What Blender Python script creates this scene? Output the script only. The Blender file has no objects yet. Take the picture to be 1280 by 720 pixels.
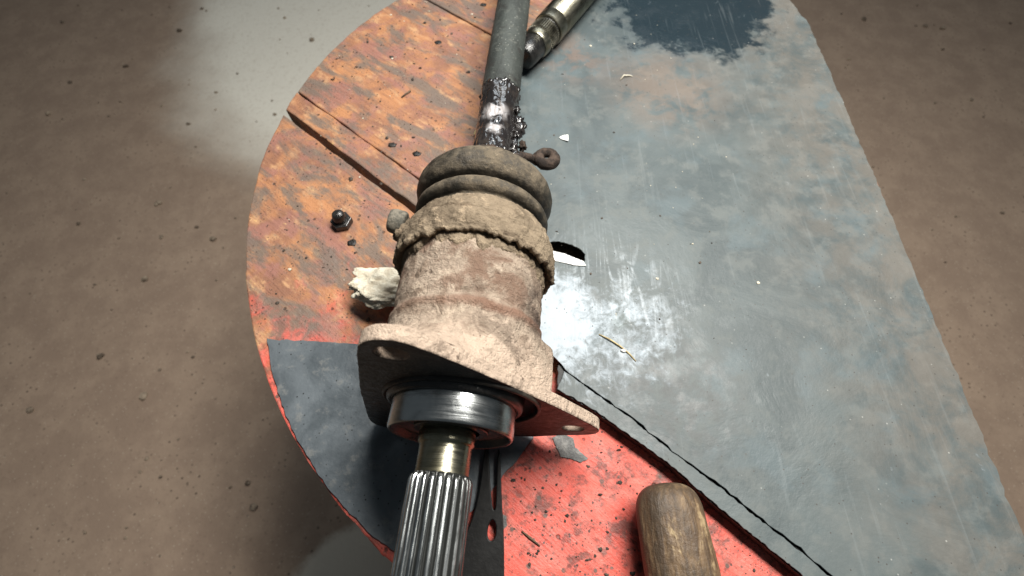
import bpy, bmesh, math, random
from mathutils import Vector, Matrix, noise
random.seed(7)
MM = 0.001
sc = bpy.context.scene
COL = sc.collection

# ------------------------------------------------------------------ camera, world, lamps, exposure
cam_d = bpy.data.cameras.new('camera'); cam = bpy.data.objects.new('camera', cam_d); COL.objects.link(cam)
cam.location = (0, 0, 0.316); cam.rotation_euler = (math.radians(27), 0, 0)
cam_d.sensor_width = 36; cam_d.lens = 36 * 565 / 1280
cam_d.clip_start = 0.005; cam_d.clip_end = 60
cam_d.dof.use_dof = True; cam_d.dof.focus_distance = 0.262; cam_d.dof.aperture_fstop = 9
sc.camera = cam

w = bpy.data.worlds.new('World'); sc.world = w; w.use_nodes = True
w.node_tree.nodes['Background'].inputs[0].default_value = (0.80, 0.92, 1.0, 1)
w.node_tree.nodes['Background'].inputs[1].default_value = 0.075

def lamp(name, loc, target, sx, sy, power, color):
    d = bpy.data.lights.new(name, 'AREA'); d.shape = 'RECTANGLE'; d.size = sx; d.size_y = sy
    d.energy = power; d.color = color
    o = bpy.data.objects.new(name, d); COL.objects.link(o); o.location = loc
    o.rotation_euler = (Vector(target) - Vector(loc)).to_track_quat('-Z', 'Y').to_euler()
    return o
lamp('overhead_lamp', (0.30, 0.42, 0.96), (0.06, 0.12, 0), 0.62, 0.20, 28, (1.0, 0.965, 0.90))
lamp('doorway_light', (0.35, 1.95, 1.75), (0.0, 0.25, 0), 1.1, 0.7, 13, (0.86, 0.94, 1.0))

vs = sc.view_settings
vs.view_transform = 'Standard'; vs.look = 'None'; vs.exposure = 0; vs.gamma = 1
sc.cycles.use_denoising = True
sc.cycles.max_bounces = 8

# ------------------------------------------------------------------ node helper
class NT:
    def __init__(s, name):
        s.m = bpy.data.materials.new(name); s.m.use_nodes = True
        s.t = s.m.node_tree; s.n = s.t.nodes; s.l = s.t.links
        s.b = s.n['Principled BSDF']
        s.co = s.n.new('ShaderNodeTexCoord').outputs['Object']
        s.sep = None
    def set(s, sock, v):
        if v is None: return
        if isinstance(v, bpy.types.NodeSocket): s.l.new(v, sock)
        elif isinstance(v, (tuple, list)) and len(v) == 3 and sock.type == 'RGBA': sock.default_value = (*v, 1)
        else: sock.default_value = v
    def map(s, scale=(1, 1, 1), rot=(0, 0, 0), loc=(0, 0, 0), co=None):
        m = s.n.new('ShaderNodeMapping'); m.vector_type = 'POINT'
        m.inputs['Scale'].default_value = scale; m.inputs['Rotation'].default_value = rot; m.inputs['Location'].default_value = loc
        s.l.new(co or s.co, m.inputs['Vector']); return m.outputs[0]
    def noise(s, scale, detail=4, rough=0.55, co=None, dist=0.0):
        t = s.n.new('ShaderNodeTexNoise'); s.l.new(co or s.co, t.inputs['Vector'])
        t.inputs['Scale'].default_value = scale; t.inputs['Detail'].default_value = detail
        t.inputs['Roughness'].default_value = rough; t.inputs['Distortion'].default_value = dist
        return t.outputs['Fac']
    def vor(s, scale, co=None, feature='F1', rnd=1.0):
        t = s.n.new('ShaderNodeTexVoronoi'); t.feature = feature; s.l.new(co or s.co, t.inputs['Vector'])
        t.inputs['Scale'].default_value = scale; t.inputs['Randomness'].default_value = rnd
        return t.outputs['Distance']
    def rng(s, v, a, b, c=0.0, d=1.0):
        t = s.n.new('ShaderNodeMapRange'); t.interpolation_type = 'SMOOTHSTEP'
        s.set(t.inputs[0], v)
        for i, x in enumerate((a, b, c, d)): t.inputs[1 + i].default_value = x
        return t.outputs[0]
    def math(s, op, a, b=None, c=None):
        t = s.n.new('ShaderNodeMath'); t.operation = op
        s.set(t.inputs[0], a); s.set(t.inputs[1], b)
        if c is not None: s.set(t.inputs[2], c)
        return t.outputs[0]
    def mul(s, *a):
        r = a[0]
        for x in a[1:]: r = s.math('MULTIPLY', r, x)
        return r
    def add(s, a, b): return s.math('ADD', a, b)
    def mix(s, f, a, b):
        t = s.n.new('ShaderNodeMix'); t.data_type = 'RGBA'
        s.set(t.inputs[0], f); s.set(t.inputs[6], a); s.set(t.inputs[7], b); return t.outputs[2]
    def xyz(s, co=None):
        t = s.n.new('ShaderNodeSeparateXYZ'); s.l.new(co or s.co, t.inputs[0]); return t.outputs
    def ball(s, c, r0, r1):
        """1 inside radius r0 round c, 0 beyond r1 (metres)"""
        t = s.n.new('ShaderNodeVectorMath'); t.operation = 'DISTANCE'
        s.l.new(s.co, t.inputs[0]); t.inputs[1].default_value = c
        return s.rng(t.outputs['Value'], r0, r1, 1, 0)
    def bump(s, h, dist, strength=1.0, prev=None):
        t = s.n.new('ShaderNodeBump'); t.inputs['Strength'].default_value = strength; t.inputs['Distance'].default_value = dist
        s.set(t.inputs['Height'], h)
        if prev is not None: s.l.new(prev, t.inputs['Normal'])
        return t.outputs[0]
    def out(s, color=None, rough=None, metal=None, normal=None, spec=None, coat=None, coat_rough=None):
        b = s.b
        s.set(b.inputs['Base Color'], color); s.set(b.inputs['Roughness'], rough); s.set(b.inputs['Metallic'], metal)
        if normal is not None: s.l.new(normal, b.inputs['Normal'])
        s.set(b.inputs['Specular IOR Level'], spec)
        s.set(b.inputs['Coat Weight'], coat); s.set(b.inputs['Coat Roughness'], coat_rough)
        return s.m
    def upness(s):
        g = s.n.new('ShaderNodeNewGeometry'); t = s.n.new('ShaderNodeSeparateXYZ'); s.l.new(g.outputs['Normal'], t.inputs[0])
        return t.outputs[2]

PLANK_ROT = math.radians(40.3)

def m_plank():
    t = NT('worn_painted_wood')
    g = t.map(rot=(0, 0, PLANK_ROT)); gs = t.map(scale=(0.10, 1, 1), co=g)       # grain along the boards
    grain = t.noise(420, 5, 0.65, gs, 0.3); grain2 = t.noise(120, 4, 0.6, gs, 0.6)
    big = t.noise(22, 5, 0.6, None, 0.4); mid = t.noise(80, 6, 0.62, t.map(scale=(0.55, 1, 1), co=g)); fine = t.noise(420, 4, 0.7)
    big2 = t.noise(31, 5, 0.62, t.map(loc=(3.1, 1.7, 0)))
    c = t.mix(t.rng(big, 0.38, 0.62), (0.39, 0.178, 0.080), (0.22, 0.104, 0.064))
    c = t.mix(t.rng(mid, 0.50, 0.66), c, (0.42, 0.232, 0.122))
    c = t.mix(t.mul(t.rng(big2, 0.46, 0.62), 0.85), c, (0.27, 0.128, 0.103))
    # pale bare flecks
    c = t.mix(t.mul(t.rng(mid, 0.60, 0.70), t.rng(fine, 0.5, 0.62)), c, (0.58, 0.37, 0.16))
    # grey grime
    gr = t.mul(t.rng(t.noise(40, 6, 0.66, t.map(scale=(0.42, 1, 1), loc=(7.3, 2.2, 0), co=g), 0.4), 0.46, 0.60), 0.85)
    c = t.mix(gr, c, (0.130, 0.108, 0.090))
    c = t.mix(t.mul(t.rng(grain, 0.48, 0.70), 0.42), c, (0.12, 0.055, 0.035))
    # red paint left near the worker's side
    y = t.xyz()[1]
    pn = t.noise(45, 6, 0.65, t.map(loc=(1.3, 9.2, 0)), 0.5)
    paint_y = t.add(y, t.math('MULTIPLY', t.math('SUBTRACT', pn, 0.5), 0.24))
    paint = t.rng(paint_y, 0.07, 0.15, 1, 0)
    red = t.mix(t.rng(mid, 0.40, 0.64), (0.58, 0.085, 0.060), (0.56, 0.130, 0.100))
    red = t.mix(t.mul(t.rng(fine, 0.55, 0.72), 0.5), red, (0.62, 0.21, 0.165))
    stain = t.rng(t.noise(60, 7, 0.7, t.map(loc=(4.4, 0.7, 0)), 0.3), 0.49, 0.62)
    red = t.mix(t.mul(stain, 0.82), red, (0.10, 0.035, 0.028))
    st3 = t.rng(t.noise(150, 6, 0.7, t.map(loc=(1.4, 3.7, 0)), 0.4), 0.53, 0.62)
    red = t.mix(t.mul(st3, t.rng(big2, 0.38, 0.55), 0.75), red, (0.20, 0.075, 0.060))
    chips = t.rng(t.vor(95, t.map(loc=(0.3, 0.1, 0))), 0.10, 0.16, 1, 0)
    red = t.mix(t.mul(chips, t.rng(big2, 0.42, 0.5), 0.9), red, (0.085, 0.06, 0.05))
    c = t.mix(t.mul(paint, 0.96), c, red)
    # black specks of several sizes
    sp = t.rng(t.vor(230), 0.13, 0.20, 1, 0); sp = t.mul(sp, t.rng(t.noise(33, 3, 0.5), 0.42, 0.6))
    sp2 = t.mul(t.rng(t.vor(520), 0.16, 0.24, 1, 0), t.rng(t.noise(60, 3, 0.5), 0.45, 0.6))
    sp3 = t.mul(t.rng(t.vor(75, t.map(loc=(0.9, 0.4, 0))), 0.07, 0.13, 1, 0), 0.8)
    for q in (sp, sp2, sp3): c = t.mix(t.mul(q, 0.88), c, (0.035, 0.024, 0.020))
    h = t.add(t.add(t.mul(grain, 0.5), t.mul(fine, 0.5)), t.mul(mid, 1.1)); h = t.math('SUBTRACT', h, t.mul(sp3, 0.7))
    r = t.rng(big2, 0.35, 0.65, 0.62, 0.42)
    return t.out(c, r, 0, t.bump(h, 0.0011, 0.8), 0.4)

def m_sheet():
    t = NT('oiled_sheet_steel')
    big = t.noise(16, 6, 0.6, None, 0.6); mid = t.noise(60, 6, 0.65); fine = t.noise(500, 4, 0.7)
    c = t.mix(t.rng(big, 0.38, 0.64), (0.056, 0.071, 0.074), (0.084, 0.102, 0.104))
    c = t.mix(t.mul(t.rng(mid, 0.48, 0.66), 0.6), c, (0.118, 0.130, 0.126))
    c = t.mix(t.mul(t.rng(t.noise(24, 5, 0.6, t.map(loc=(5, 2, 0))), 0.52, 0.66), 0.5), c, (0.085, 0.115, 0.126))
    # settled brown dirt and rust film
    rn = t.noise(38, 6, 0.66, t.map(loc=(2.6, 6.1, 0)), 0.4)
    d1 = t.mul(t.ball((0.150, 0.372, 0), 0.02, 0.085), t.rng(rn, 0.36, 0.56))
    d2 = t.mul(t.ball((0.062, 0.418, 0), 0.005, 0.062), t.rng(rn, 0.42, 0.58))
    far = t.mul(t.rng(t.xyz()[0], 0.16, 0.30), t.rng(rn, 0.30, 0.62), 0.6)
    c = t.mix(t.mul(d1, 0.50), c, (0.185, 0.128, 0.092)); c = t.mix(t.mul(d2, 0.48), c, (0.185, 0.108, 0.072)); c = t.mix(far, c, (0.135, 0.115, 0.095))
    # spilt dark oil
    on = t.math('ADD', t.ball((0.195, 0.520, 0), 0.03, 0.16), t.math('MULTIPLY', t.math('SUBTRACT', t.noise(30, 6, 0.65, None, 0.3), 0.5), 1.5))
    oil = t.rng(on, 0.36, 0.62)
    c = t.mix(t.mul(oil, 0.93), c, (0.010, 0.019, 0.026))
    # scuffed chalky area; lamp glare on the steel is painted in as pale blue
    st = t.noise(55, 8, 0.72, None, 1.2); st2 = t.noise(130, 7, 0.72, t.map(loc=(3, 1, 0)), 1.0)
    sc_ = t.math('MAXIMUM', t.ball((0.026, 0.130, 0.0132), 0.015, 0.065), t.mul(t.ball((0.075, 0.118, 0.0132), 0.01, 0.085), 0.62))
    scuff_glare = t.rng(t.add(sc_, t.mul(t.math('SUBTRACT', t.add(st, st2), 1.0), 1.5)), 0.28, 1.0)
    c = t.mix(t.mul(scuff_glare, 0.85), c, (0.42, 0.475, 0.525))
    # long wiped scratches crossing each other
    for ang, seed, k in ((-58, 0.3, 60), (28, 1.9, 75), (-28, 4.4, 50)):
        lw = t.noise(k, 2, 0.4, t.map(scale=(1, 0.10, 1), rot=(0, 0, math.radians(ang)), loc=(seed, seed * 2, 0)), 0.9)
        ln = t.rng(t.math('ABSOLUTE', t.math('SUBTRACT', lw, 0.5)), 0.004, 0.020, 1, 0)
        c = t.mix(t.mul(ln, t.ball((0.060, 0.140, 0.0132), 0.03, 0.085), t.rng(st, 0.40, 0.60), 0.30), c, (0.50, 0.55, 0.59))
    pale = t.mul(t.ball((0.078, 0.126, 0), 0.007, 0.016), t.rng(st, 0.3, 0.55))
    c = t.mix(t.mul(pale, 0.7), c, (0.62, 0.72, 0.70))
    # dark worn edge
    ex = t.mul(t.ball((0.108, 0.075, 0), 0.02, 0.07), t.rng(t.noise(80, 6, 0.7), 0.42, 0.6), 0.75)
    c = t.mix(ex, c, (0.075, 0.080, 0.080))
    smear = t.rng(t.noise(200, 3, 0.6, t.map(scale=(1, 0.05, 1), rot=(0, 0, math.radians(55))), 0.5), 0.60, 0.72)
    c = t.mix(t.mul(smear, 0.10), c, (0.25, 0.28, 0.29))
    sp = t.mul(t.rng(t.vor(180, t.map(loc=(0.2, 0.5, 0))), 0.06, 0.11, 1, 0), 0.9)
    c = t.mix(sp, c, (0.05, 0.048, 0.045))
    sp2 = t.mul(t.rng(t.vor(120, t.map(loc=(0.7, 0.3, 0))), 0.045, 0.08, 1, 0), t.rng(mid, 0.48, 0.56))
    c = t.mix(t.mul(sp2, 0.35), c, (0.5, 0.5, 0.47))
    r = t.math('SUBTRACT', t.add(t.rng(mid, 0.3, 0.7, 0.34, 0.52), t.mul(scuff_glare, 0.15)), t.mul(oil, 0.36))
    h = t.add(t.mul(big, 3.0), t.add(t.mul(mid, 0.5), t.mul(fine, 0.12)))
    return t.out(c, t.add(r, 0.07), 0.0, t.bump(h, 0.0007, 0.6), 0.32)

def m_dark_sheet():
    t = NT('dark_oily_steel')
    big = t.noise(28, 6, 0.62, None, 0.5); mid = t.noise(120, 5, 0.65)
    c = t.mix(t.rng(big, 0.35, 0.65), (0.066, 0.079, 0.089), (0.118, 0.136, 0.150))
    c = t.mix(t.mul(t.rng(mid, 0.55, 0.7), 0.5), c, (0.19, 0.19, 0.18))
    c = t.mix(t.mul(t.rng(t.vor(260), 0.10, 0.17, 1, 0), t.rng(big, 0.4, 0.6)), c, (0.02, 0.02, 0.02))
    return t.out(c, t.rng(mid, 0.3, 0.7, 0.32, 0.5), 0.2, t.bump(t.add(mid, t.mul(big, 2)), 0.0006, 0.6), 0.5)

def m_mud():
    """dried dust and mud on the casting; local y runs along the shaft"""
    t = NT('dried_mud')
    big = t.noise(32, 6, 0.62, None, 0.4); mid = t.noise(110, 6, 0.66); fine = t.noise(620, 5, 0.72)
    y = t.xyz()[1]; x = t.xyz()[0]
    c = t.mix(t.rng(big, 0.40, 0.60), (0.265, 0.208, 0.160), (0.400, 0.318, 0.248))
    c = t.mix(t.mul(t.rng(mid, 0.52, 0.64), 0.75), c, (0.50, 0.405, 0.315))
    c = t.mix(t.mul(t.rng(t.noise(58, 7, 0.7, t.map(loc=(6, 3, 2)), 0.5), 0.48, 0.58), 0.75), c, (0.225, 0.165, 0.122))
    front = t.rng(t.add(y, t.mul(t.math('SUBTRACT', mid, 0.5), 0.05)), 0.042, 0.022)
    c = t.mix(t.mul(front, 0.78), c, (0.61, 0.475, 0.372))
    # rusty red-brown stains on the barrel
    ru = t.mul(t.rng(t.noise(48, 6, 0.68, t.map(loc=(2.2, 0.9, 4)), 0.4), 0.47, 0.60), t.rng(y, 0.044, 0.056))
    c = t.mix(t.mul(ru, 0.78), c, (0.190, 0.118, 0.085))
    ch = t.mul(t.rng(t.add(y, t.mul(t.math('SUBTRACT', mid, 0.5), 0.022)), 0.0100, 0.0122, 1, 0), t.rng(mid, 0.44, 0.52))
    c = t.mix(t.mul(ch, 0.8), c, (0.045, 0.036, 0.030))
    pit = t.mul(t.rng(t.noise(85, 7, 0.75, t.map(loc=(1, 8, 5)), 0.3), 0.60, 0.66), 0.85)
    c = t.mix(pit, c, (0.095, 0.065, 0.048))
    oilc = t.mul(t.rng(t.noise(38, 6, 0.7, t.map(loc=(5, 5, 9)), 0.6), 0.55, 0.64), t.rng(mid, 0.35, 0.5), 0.6)
    c = t.mix(oilc, c, (0.14, 0.105, 0.080))
    line = t.mul(t.rng(t.math('ABSOLUTE', t.math('SUBTRACT', t.add(y, t.mul(t.math('SUBTRACT', big, 0.5), 0.012)), 0.0475)), 0.0008, 0.0042, 1, 0), t.rng(x, -0.03, 0.02, 0.45, 0.95))
    c = t.mix(t.mul(line, 0.75), c, (0.195, 0.095, 0.062))
    dk = t.mul(t.ball((0.037, 0.058, 0.012), 0.006, 0.022), t.rng(mid, 0.36, 0.55))
    c = t.mix(t.mul(dk, 0.85), c, (0.070, 0.050, 0.042))
    c = t.mix(t.mul(t.rng(fine, 0.58, 0.70), 0.55), c, (0.18, 0.12, 0.085))
    c = t.mix(t.mul(t.rng(t.vor(330), 0.08, 0.15, 1, 0), t.rng(mid, 0.45, 0.55)), c, (0.13, 0.085, 0.06))
    crk = t.rng(t.vor(75, t.map(scale=(1, 1.3, 1)), 'DISTANCE_TO_EDGE'), 0.0, 0.05)
    h = t.add(t.add(t.mul(mid, 1.8), t.mul(fine, 0.7)), t.add(t.mul(big, 0.9), t.mul(crk, t.rng(big, 0.42, 0.6), 0.12)))
    return t.out(c, 0.93, 0, t.bump(h, 0.0026, 0.95), 0.15)

def m_band_mud():
    t = NT('caked_mud')
    big = t.noise(42, 6, 0.65, None, 0.5); mid = t.noise(130, 6, 0.7); fine = t.noise(560, 5, 0.72)
    ring = t.noise(150, 4, 0.6, t.map(scale=(0.25, 1.3, 0.25)), 0.6)
    c = t.mix(t.rng(big, 0.36, 0.62), (0.165, 0.128, 0.090), (0.290, 0.228, 0.160))
    c = t.mix(t.mul(t.rng(mid, 0.53, 0.66), 0.8), c, (0.42, 0.325, 0.225))
    c = t.mix(t.mul(t.rng(ring, 0.56, 0.70), 0.6), c, (0.085, 0.060, 0.042))
    c = t.mix(t.mul(t.rng(fine, 0.57, 0.70), 0.6), c, (0.075, 0.052, 0.036))
    h = t.add(t.add(t.mul(mid, 1.6), t.mul(fine, 0.6)), t.mul(ring, 1.0))
    return t.out(c, 0.95, 0, t.bump(h, 0.0028, 0.9), 0.12)

def m_boot():
    t = NT('dusty_rubber')
    big = t.noise(40, 6, 0.65, t.map(scale=(1, 0.7, 1)), 0.6); mid = t.noise(170, 6, 0.7); fine = t.noise(700, 4, 0.7)
    c = t.mix(t.rng(mid, 0.4, 0.65), (0.020, 0.018, 0.014), (0.048, 0.040, 0.029))
    up = t.rng(t.upness(), 0.0, 0.85)
    dust = t.mul(t.rng(t.add(t.mul(big, 0.85), t.mul(up, 0.22)), 0.50, 0.74), t.rng(mid, 0.34, 0.62, 0.30, 1))
    c = t.mix(t.mul(dust, 0.85), c, (0.150, 0.120, 0.084))
    c = t.mix(t.mul(t.rng(fine, 0.56, 0.68), dust, 0.5), c, (0.30, 0.245, 0.175))
    rings = t.noise(200, 3, 0.55, t.map(scale=(0.12, 1.4, 0.12)), 0.4)
    c = t.mix(t.mul(t.rng(rings, 0.54, 0.68), 0.5), c, (0.045, 0.036, 0.028))
    h = t.add(t.add(t.mul(mid, 0.9), t.mul(fine, 0.4)), t.mul(rings, 0.7))
    return t.out(c, t.rng(dust, 0, 1, 0.55, 0.95), 0, t.bump(h, 0.0013, 0.8), 0.35)

def m_tube():
    t = NT('grimy_tube_steel')
    big = t.noise(35, 6, 0.65, t.map(scale=(1, 0.45, 1)), 0.5); mid = t.noise(180, 5, 0.68); fine = t.noise(700, 4, 0.7)
    c = t.mix(t.rng(big, 0.36, 0.64), (0.022, 0.025, 0.023), (0.050, 0.057, 0.052))
    c = t.mix(t.mul(t.rng(mid, 0.56, 0.68), 0.65), c, (0.10, 0.105, 0.092))
    c = t.mix(t.mul(t.rng(t.noise(60, 5, 0.7, t.map(loc=(2, 4, 1))), 0.55, 0.66), 0.8), c, (0.026, 0.024, 0.022))
    c = t.mix(t.mul(t.rng(t.vor(280), 0.07, 0.13, 1, 0), t.rng(big, 0.45, 0.55)), c, (0.30, 0.30, 0.27))
    return t.out(c, t.rng(mid, 0.3, 0.7, 0.50, 0.70), 0.15, t.bump(t.add(t.mul(mid, 1.0), t.mul(fine, 0.5)), 0.0010, 0.7), 0.4)

def m_grease():
    t = NT('black_grease')
    mid = t.noise(110, 4, 0.55, None, 0.4); fine = t.noise(300, 3, 0.55)
    c = t.mix(t.rng(mid, 0.45, 0.7), (0.014, 0.012, 0.012), (0.030, 0.024, 0.021))
    grease_shine = t.mul(t.math('MAXIMUM', t.ball((0.000, 0.216, 0.0135), 0.004, 0.013), t.ball((0.002, 0.198, 0.0135), 0.002, 0.008)), t.rng(mid, 0.38, 0.52))  # pale grey patches paint the shine on top of the grease
    c = t.mix(grease_shine, c, (0.36, 0.34, 0.34))
    return t.out(c, t.rng(fine, 0.3, 0.7, 0.08, 0.24), 0, t.bump(t.add(mid, t.mul(fine, 0.15)), 0.0010, 0.7), 0.9)

def m_oily_iron():
    t = NT('oily_black_iron')
    big = t.noise(55, 6, 0.65, None, 0.4); mid = t.noise(240, 5, 0.68)
    c = t.mix(t.rng(big, 0.42, 0.66), (0.010, 0.009, 0.008), (0.042, 0.035, 0.027))
    c = t.mix(t.mul(t.rng(mid, 0.60, 0.70), t.rng(big, 0.5, 0.62), 0.8), c, (0.20, 0.17, 0.13))
    return t.out(c, t.rng(mid, 0.3, 0.7, 0.32, 0.55), 0.1, t.bump(t.add(t.mul(big, 1.5), mid), 0.0010, 0.8), 0.5)

def m_metal(name, ca, cb, ra, rb, stretch=(1, 1, 1), scale=260, metal=1.0, bump=0.0002):
    t = NT(name)
    a = t.noise(scale, 5, 0.66, t.map(scale=stretch)); b = t.noise(60, 5, 0.65, None, 0.4)
    c = t.mix(t.rng(b, 0.38, 0.62), ca, cb)
    return t.out(c, t.rng(a, 0.32, 0.68, ra, rb), metal, t.bump(t.add(a, b), bump, 0.6), 0.5)

def m_plain(name, ca, cb, rough, scale=150, bump=0.0008, spec=0.3, lo=0.4, hi=0.62):
    t = NT(name); a = t.noise(scale, 6, 0.68); f = t.noise(scale * 4, 4, 0.7)
    return t.out(t.mix(t.rng(a, lo, hi), ca, cb), rough, 0, t.bump(t.add(a, t.mul(f, 0.5)), bump, 0.8), spec)

def m_handle():
    t = NT('greasy_handle_wood')
    g = t.noise(300, 5, 0.65, t.map(scale=(1, 0.12, 1)), 0.4); b = t.noise(60, 7, 0.7, t.map(scale=(1, 0.45, 1)), 0.6); m = t.noise(240, 5, 0.7)
    c = t.mix(t.rng(g, 0.35, 0.65), (0.155, 0.100, 0.054), (0.07, 0.044, 0.026))
    c = t.mix(t.mul(t.rng(b, 0.40, 0.62), t.rng(m, 0.25, 0.55, 0.5, 1), 0.9), c, (0.050, 0.036, 0.024))
    c = t.mix(t.mul(t.rng(b, 0.44, 0.34), t.rng(m, 0.4, 0.6), 0.7), c, (0.40, 0.30, 0.17))
    return t.out(c, 0.5, 0, t.bump(t.add(t.add(g, b), m), 0.0010, 0.8), 0.4)

def m_floor():
    t = NT('dirty_concrete')
    big = t.noise(2.2, 6, 0.6, None, 0.4); mid = t.noise(14, 6, 0.68); fine = t.noise(120, 5, 0.7)
    c = t.mix(t.rng(mid, 0.36, 0.66), (0.285, 0.208, 0.155), (0.345, 0.256, 0.190))
    c = t.mix(t.mul(t.rng(fine, 0.55, 0.7), 0.35), c, (0.16, 0.115, 0.085))
    gv = t.rng(t.vor(70), 0.10, 0.22, 1, 0); c = t.mix(t.mul(gv, t.rng(mid, 0.45, 0.6), 0.8), c, (0.10, 0.075, 0.055))
    gv2 = t.rng(t.vor(110, t.map(loc=(2, 1, 0))), 0.08, 0.18, 1, 0); c = t.mix(t.mul(gv2, 0.6), c, (0.50, 0.42, 0.33))
    # a pale wiped, cement-coloured patch beyond the table
    pt = t.math('ADD', t.ball((-0.45, 1.45, -0.62), 0.25, 0.95), t.math('MULTIPLY', t.math('SUBTRACT', big, 0.5), 0.7))
    c = t.mix(t.mul(t.rng(pt, 0.22, 0.85), t.rng(fine, 0.25, 0.5, 0.6, 1)), c, (0.80, 0.76, 0.66))
    p2 = t.math('ADD', t.ball((-0.24, -0.16, -0.62), 0.08, 0.24), t.math('MULTIPLY', t.math('SUBTRACT', mid, 0.5), 0.4))
    c = t.mix(t.mul(t.rng(p2, 0.45, 0.65), 0.8), c, (0.70, 0.64, 0.53))
    return t.out(c, 0.85, 0, t.bump(t.add(mid, t.mul(fine, 0.3)), 0.004, 0.5), 0.2)

PLANK, SHEET, DSHEET = m_plank(), m_sheet(), m_dark_sheet()
MUD, BAND, BOOT, TUBE, GREASE, IRON = m_mud(), m_band_mud(), m_boot(), m_tube(), m_grease(), m_oily_iron()
CHROME = m_metal('polished_bearing_steel', (0.36, 0.375, 0.375), (0.58, 0.60, 0.60), 0.17, 0.29, (0.06, 1, 0.06), 500)
def m_spline():
    t = NT('bright_spline_steel'); o = t.xyz()
    rad = t.math('SQRT', t.add(t.mul(o[0], o[0]), t.mul(o[2], o[2])))
    a = t.noise(500, 4, 0.6, t.map(scale=(1, 0.10, 1))); b = t.noise(90, 5, 0.65, t.map(scale=(1, 0.5, 1)), 0.4)
    c = t.mix(t.rng(b, 0.38, 0.64), (0.40, 0.42, 0.42), (0.78, 0.81, 0.81))
    root = t.rng(t.add(rad, t.mul(t.math('SUBTRACT', b, 0.5), 0.0012)), 0.0138, 0.0148, 1, 0)
    c = t.mix(t.mul(root, 0.98), c, (0.012, 0.013, 0.012))
    return t.out(c, t.rng(a, 0.32, 0.68, 0.16, 0.28), t.rng(root, 0, 1, 1, 0.3), t.bump(t.add(a, b), 0.00012, 0.5), 0.5)
SPLINE = m_spline()
NECK = m_metal('oily_neck_steel', (0.24, 0.22, 0.15), (0.36, 0.34, 0.26), 0.20, 0.36, (0.05, 1, 0.05), 420)
ROD = m_metal('oiled_rod_steel', (0.20, 0.188, 0.140), (0.32, 0.305, 0.245), 0.26, 0.42, (1, 0.15, 1), 220, 1.0, 0.0004)
FLOOR = m_floor(); HANDLE = m_handle()
BLACK = m_plain('black_oil_film', (0.008, 0.008, 0.008), (0.02, 0.019, 0.018), 0.22, 200, 0.0004, 0.6)
TOOL_AND_GAP = m_plain('black_tool_and_gap_shade', (0.004, 0.004, 0.004), (0.008, 0.008, 0.008), 0.45, 90, 0.0002, 0.22)  # black of the tool, also of the painted shade under the sheet
RED_REFLECT = m_plain('oily_red_reflection', (0.16, 0.028, 0.020), (0.05, 0.012, 0.010), 0.28, 120, 0.0005, 0.5)  # dark red paints the boards' reflection into the bore wall
PLASTER = m_plain('pale_plaster', (0.60, 0.53, 0.41), (0.78, 0.73, 0.60), 0.95, 160, 0.0016, 0.1)
WHITE = m_plain('white_flake_and_lit_edge', (0.78, 0.79, 0.78), (0.70, 0.70, 0.67), 0.8, 300, 0.0003)
STRAW = m_plain('dry_straw', (0.55, 0.46, 0.24), (0.38, 0.29, 0.14), 0.8, 300)
TWIG = m_plain('dark_splinter_and_hole_shade', (0.06, 0.045, 0.03), (0.16, 0.11, 0.07), 0.8, 300)
CRUMB = m_plain('dark_crumbs', (0.025, 0.02, 0.016), (0.08, 0.06, 0.045), 0.7, 90)
PALECRUMB = m_plain('pale_crumbs', (0.45, 0.41, 0.32), (0.62, 0.58, 0.48), 0.8, 90)
GREYFLAKE = m_plain('grey_scrap_metal', (0.10, 0.10, 0.098), (0.19, 0.185, 0.175), 0.55, 160, 0.0012, 0.4)
RUSTRUBBER = m_plain('muddy_rubber', (0.020, 0.014, 0.011), (0.070, 0.048, 0.036), 0.75, 170, 0.0016, 0.3)
LUGM = m_plain('dusty_grey_bolt', (0.085, 0.080, 0.066), (0.190, 0.170, 0.135), 0.8, 200, 0.0010)

# ------------------------------------------------------------------ mesh helpers (all inputs in millimetres)
def link(name, bm, mat, parent=None, smooth=True, origin=(0, 0, 0)):
    me = bpy.data.meshes.new(name)
    bmesh.ops.recalc_face_normals(bm, faces=bm.faces[:])
    for v in bm.verts: v.co = (v.co - Vector(origin)) * MM
    for f in bm.faces: f.smooth = smooth
    bm.to_mesh(me); bm.free()
    for m in (mat if isinstance(mat, list) else [mat]): me.materials.append(m)
    o = bpy.data.objects.new(name, me); COL.objects.link(o)
    if parent is not None: o.parent = parent
    o.location = Vector(origin) * MM
    return o
def empty(name, loc=(0, 0, 0)):
    o = bpy.data.objects.new(name, None); COL.objects.link(o); o.location = Vector(loc) * MM; o.empty_display_size = 0.02; return o
def tag(o, label, cat, group=None):
    o['label'] = label; o['category'] = cat
    if group: o['group'] = group
    return o
def struct(o): o['kind'] = 'structure'; return o
def sharp(o, deg=35):
    me = o.data
    bm = bmesh.new(); bm.from_mesh(me)
    for e in bm.edges:
        if len(e.link_faces) == 2 and e.calc_face_angle(0) > math.radians(deg): e.smooth = False
    bm.to_mesh(me); bm.free(); return o
def fr(p, octv=4, H=0.8): return noise.fractal(Vector(p), H, 2.0, octv)

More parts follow.
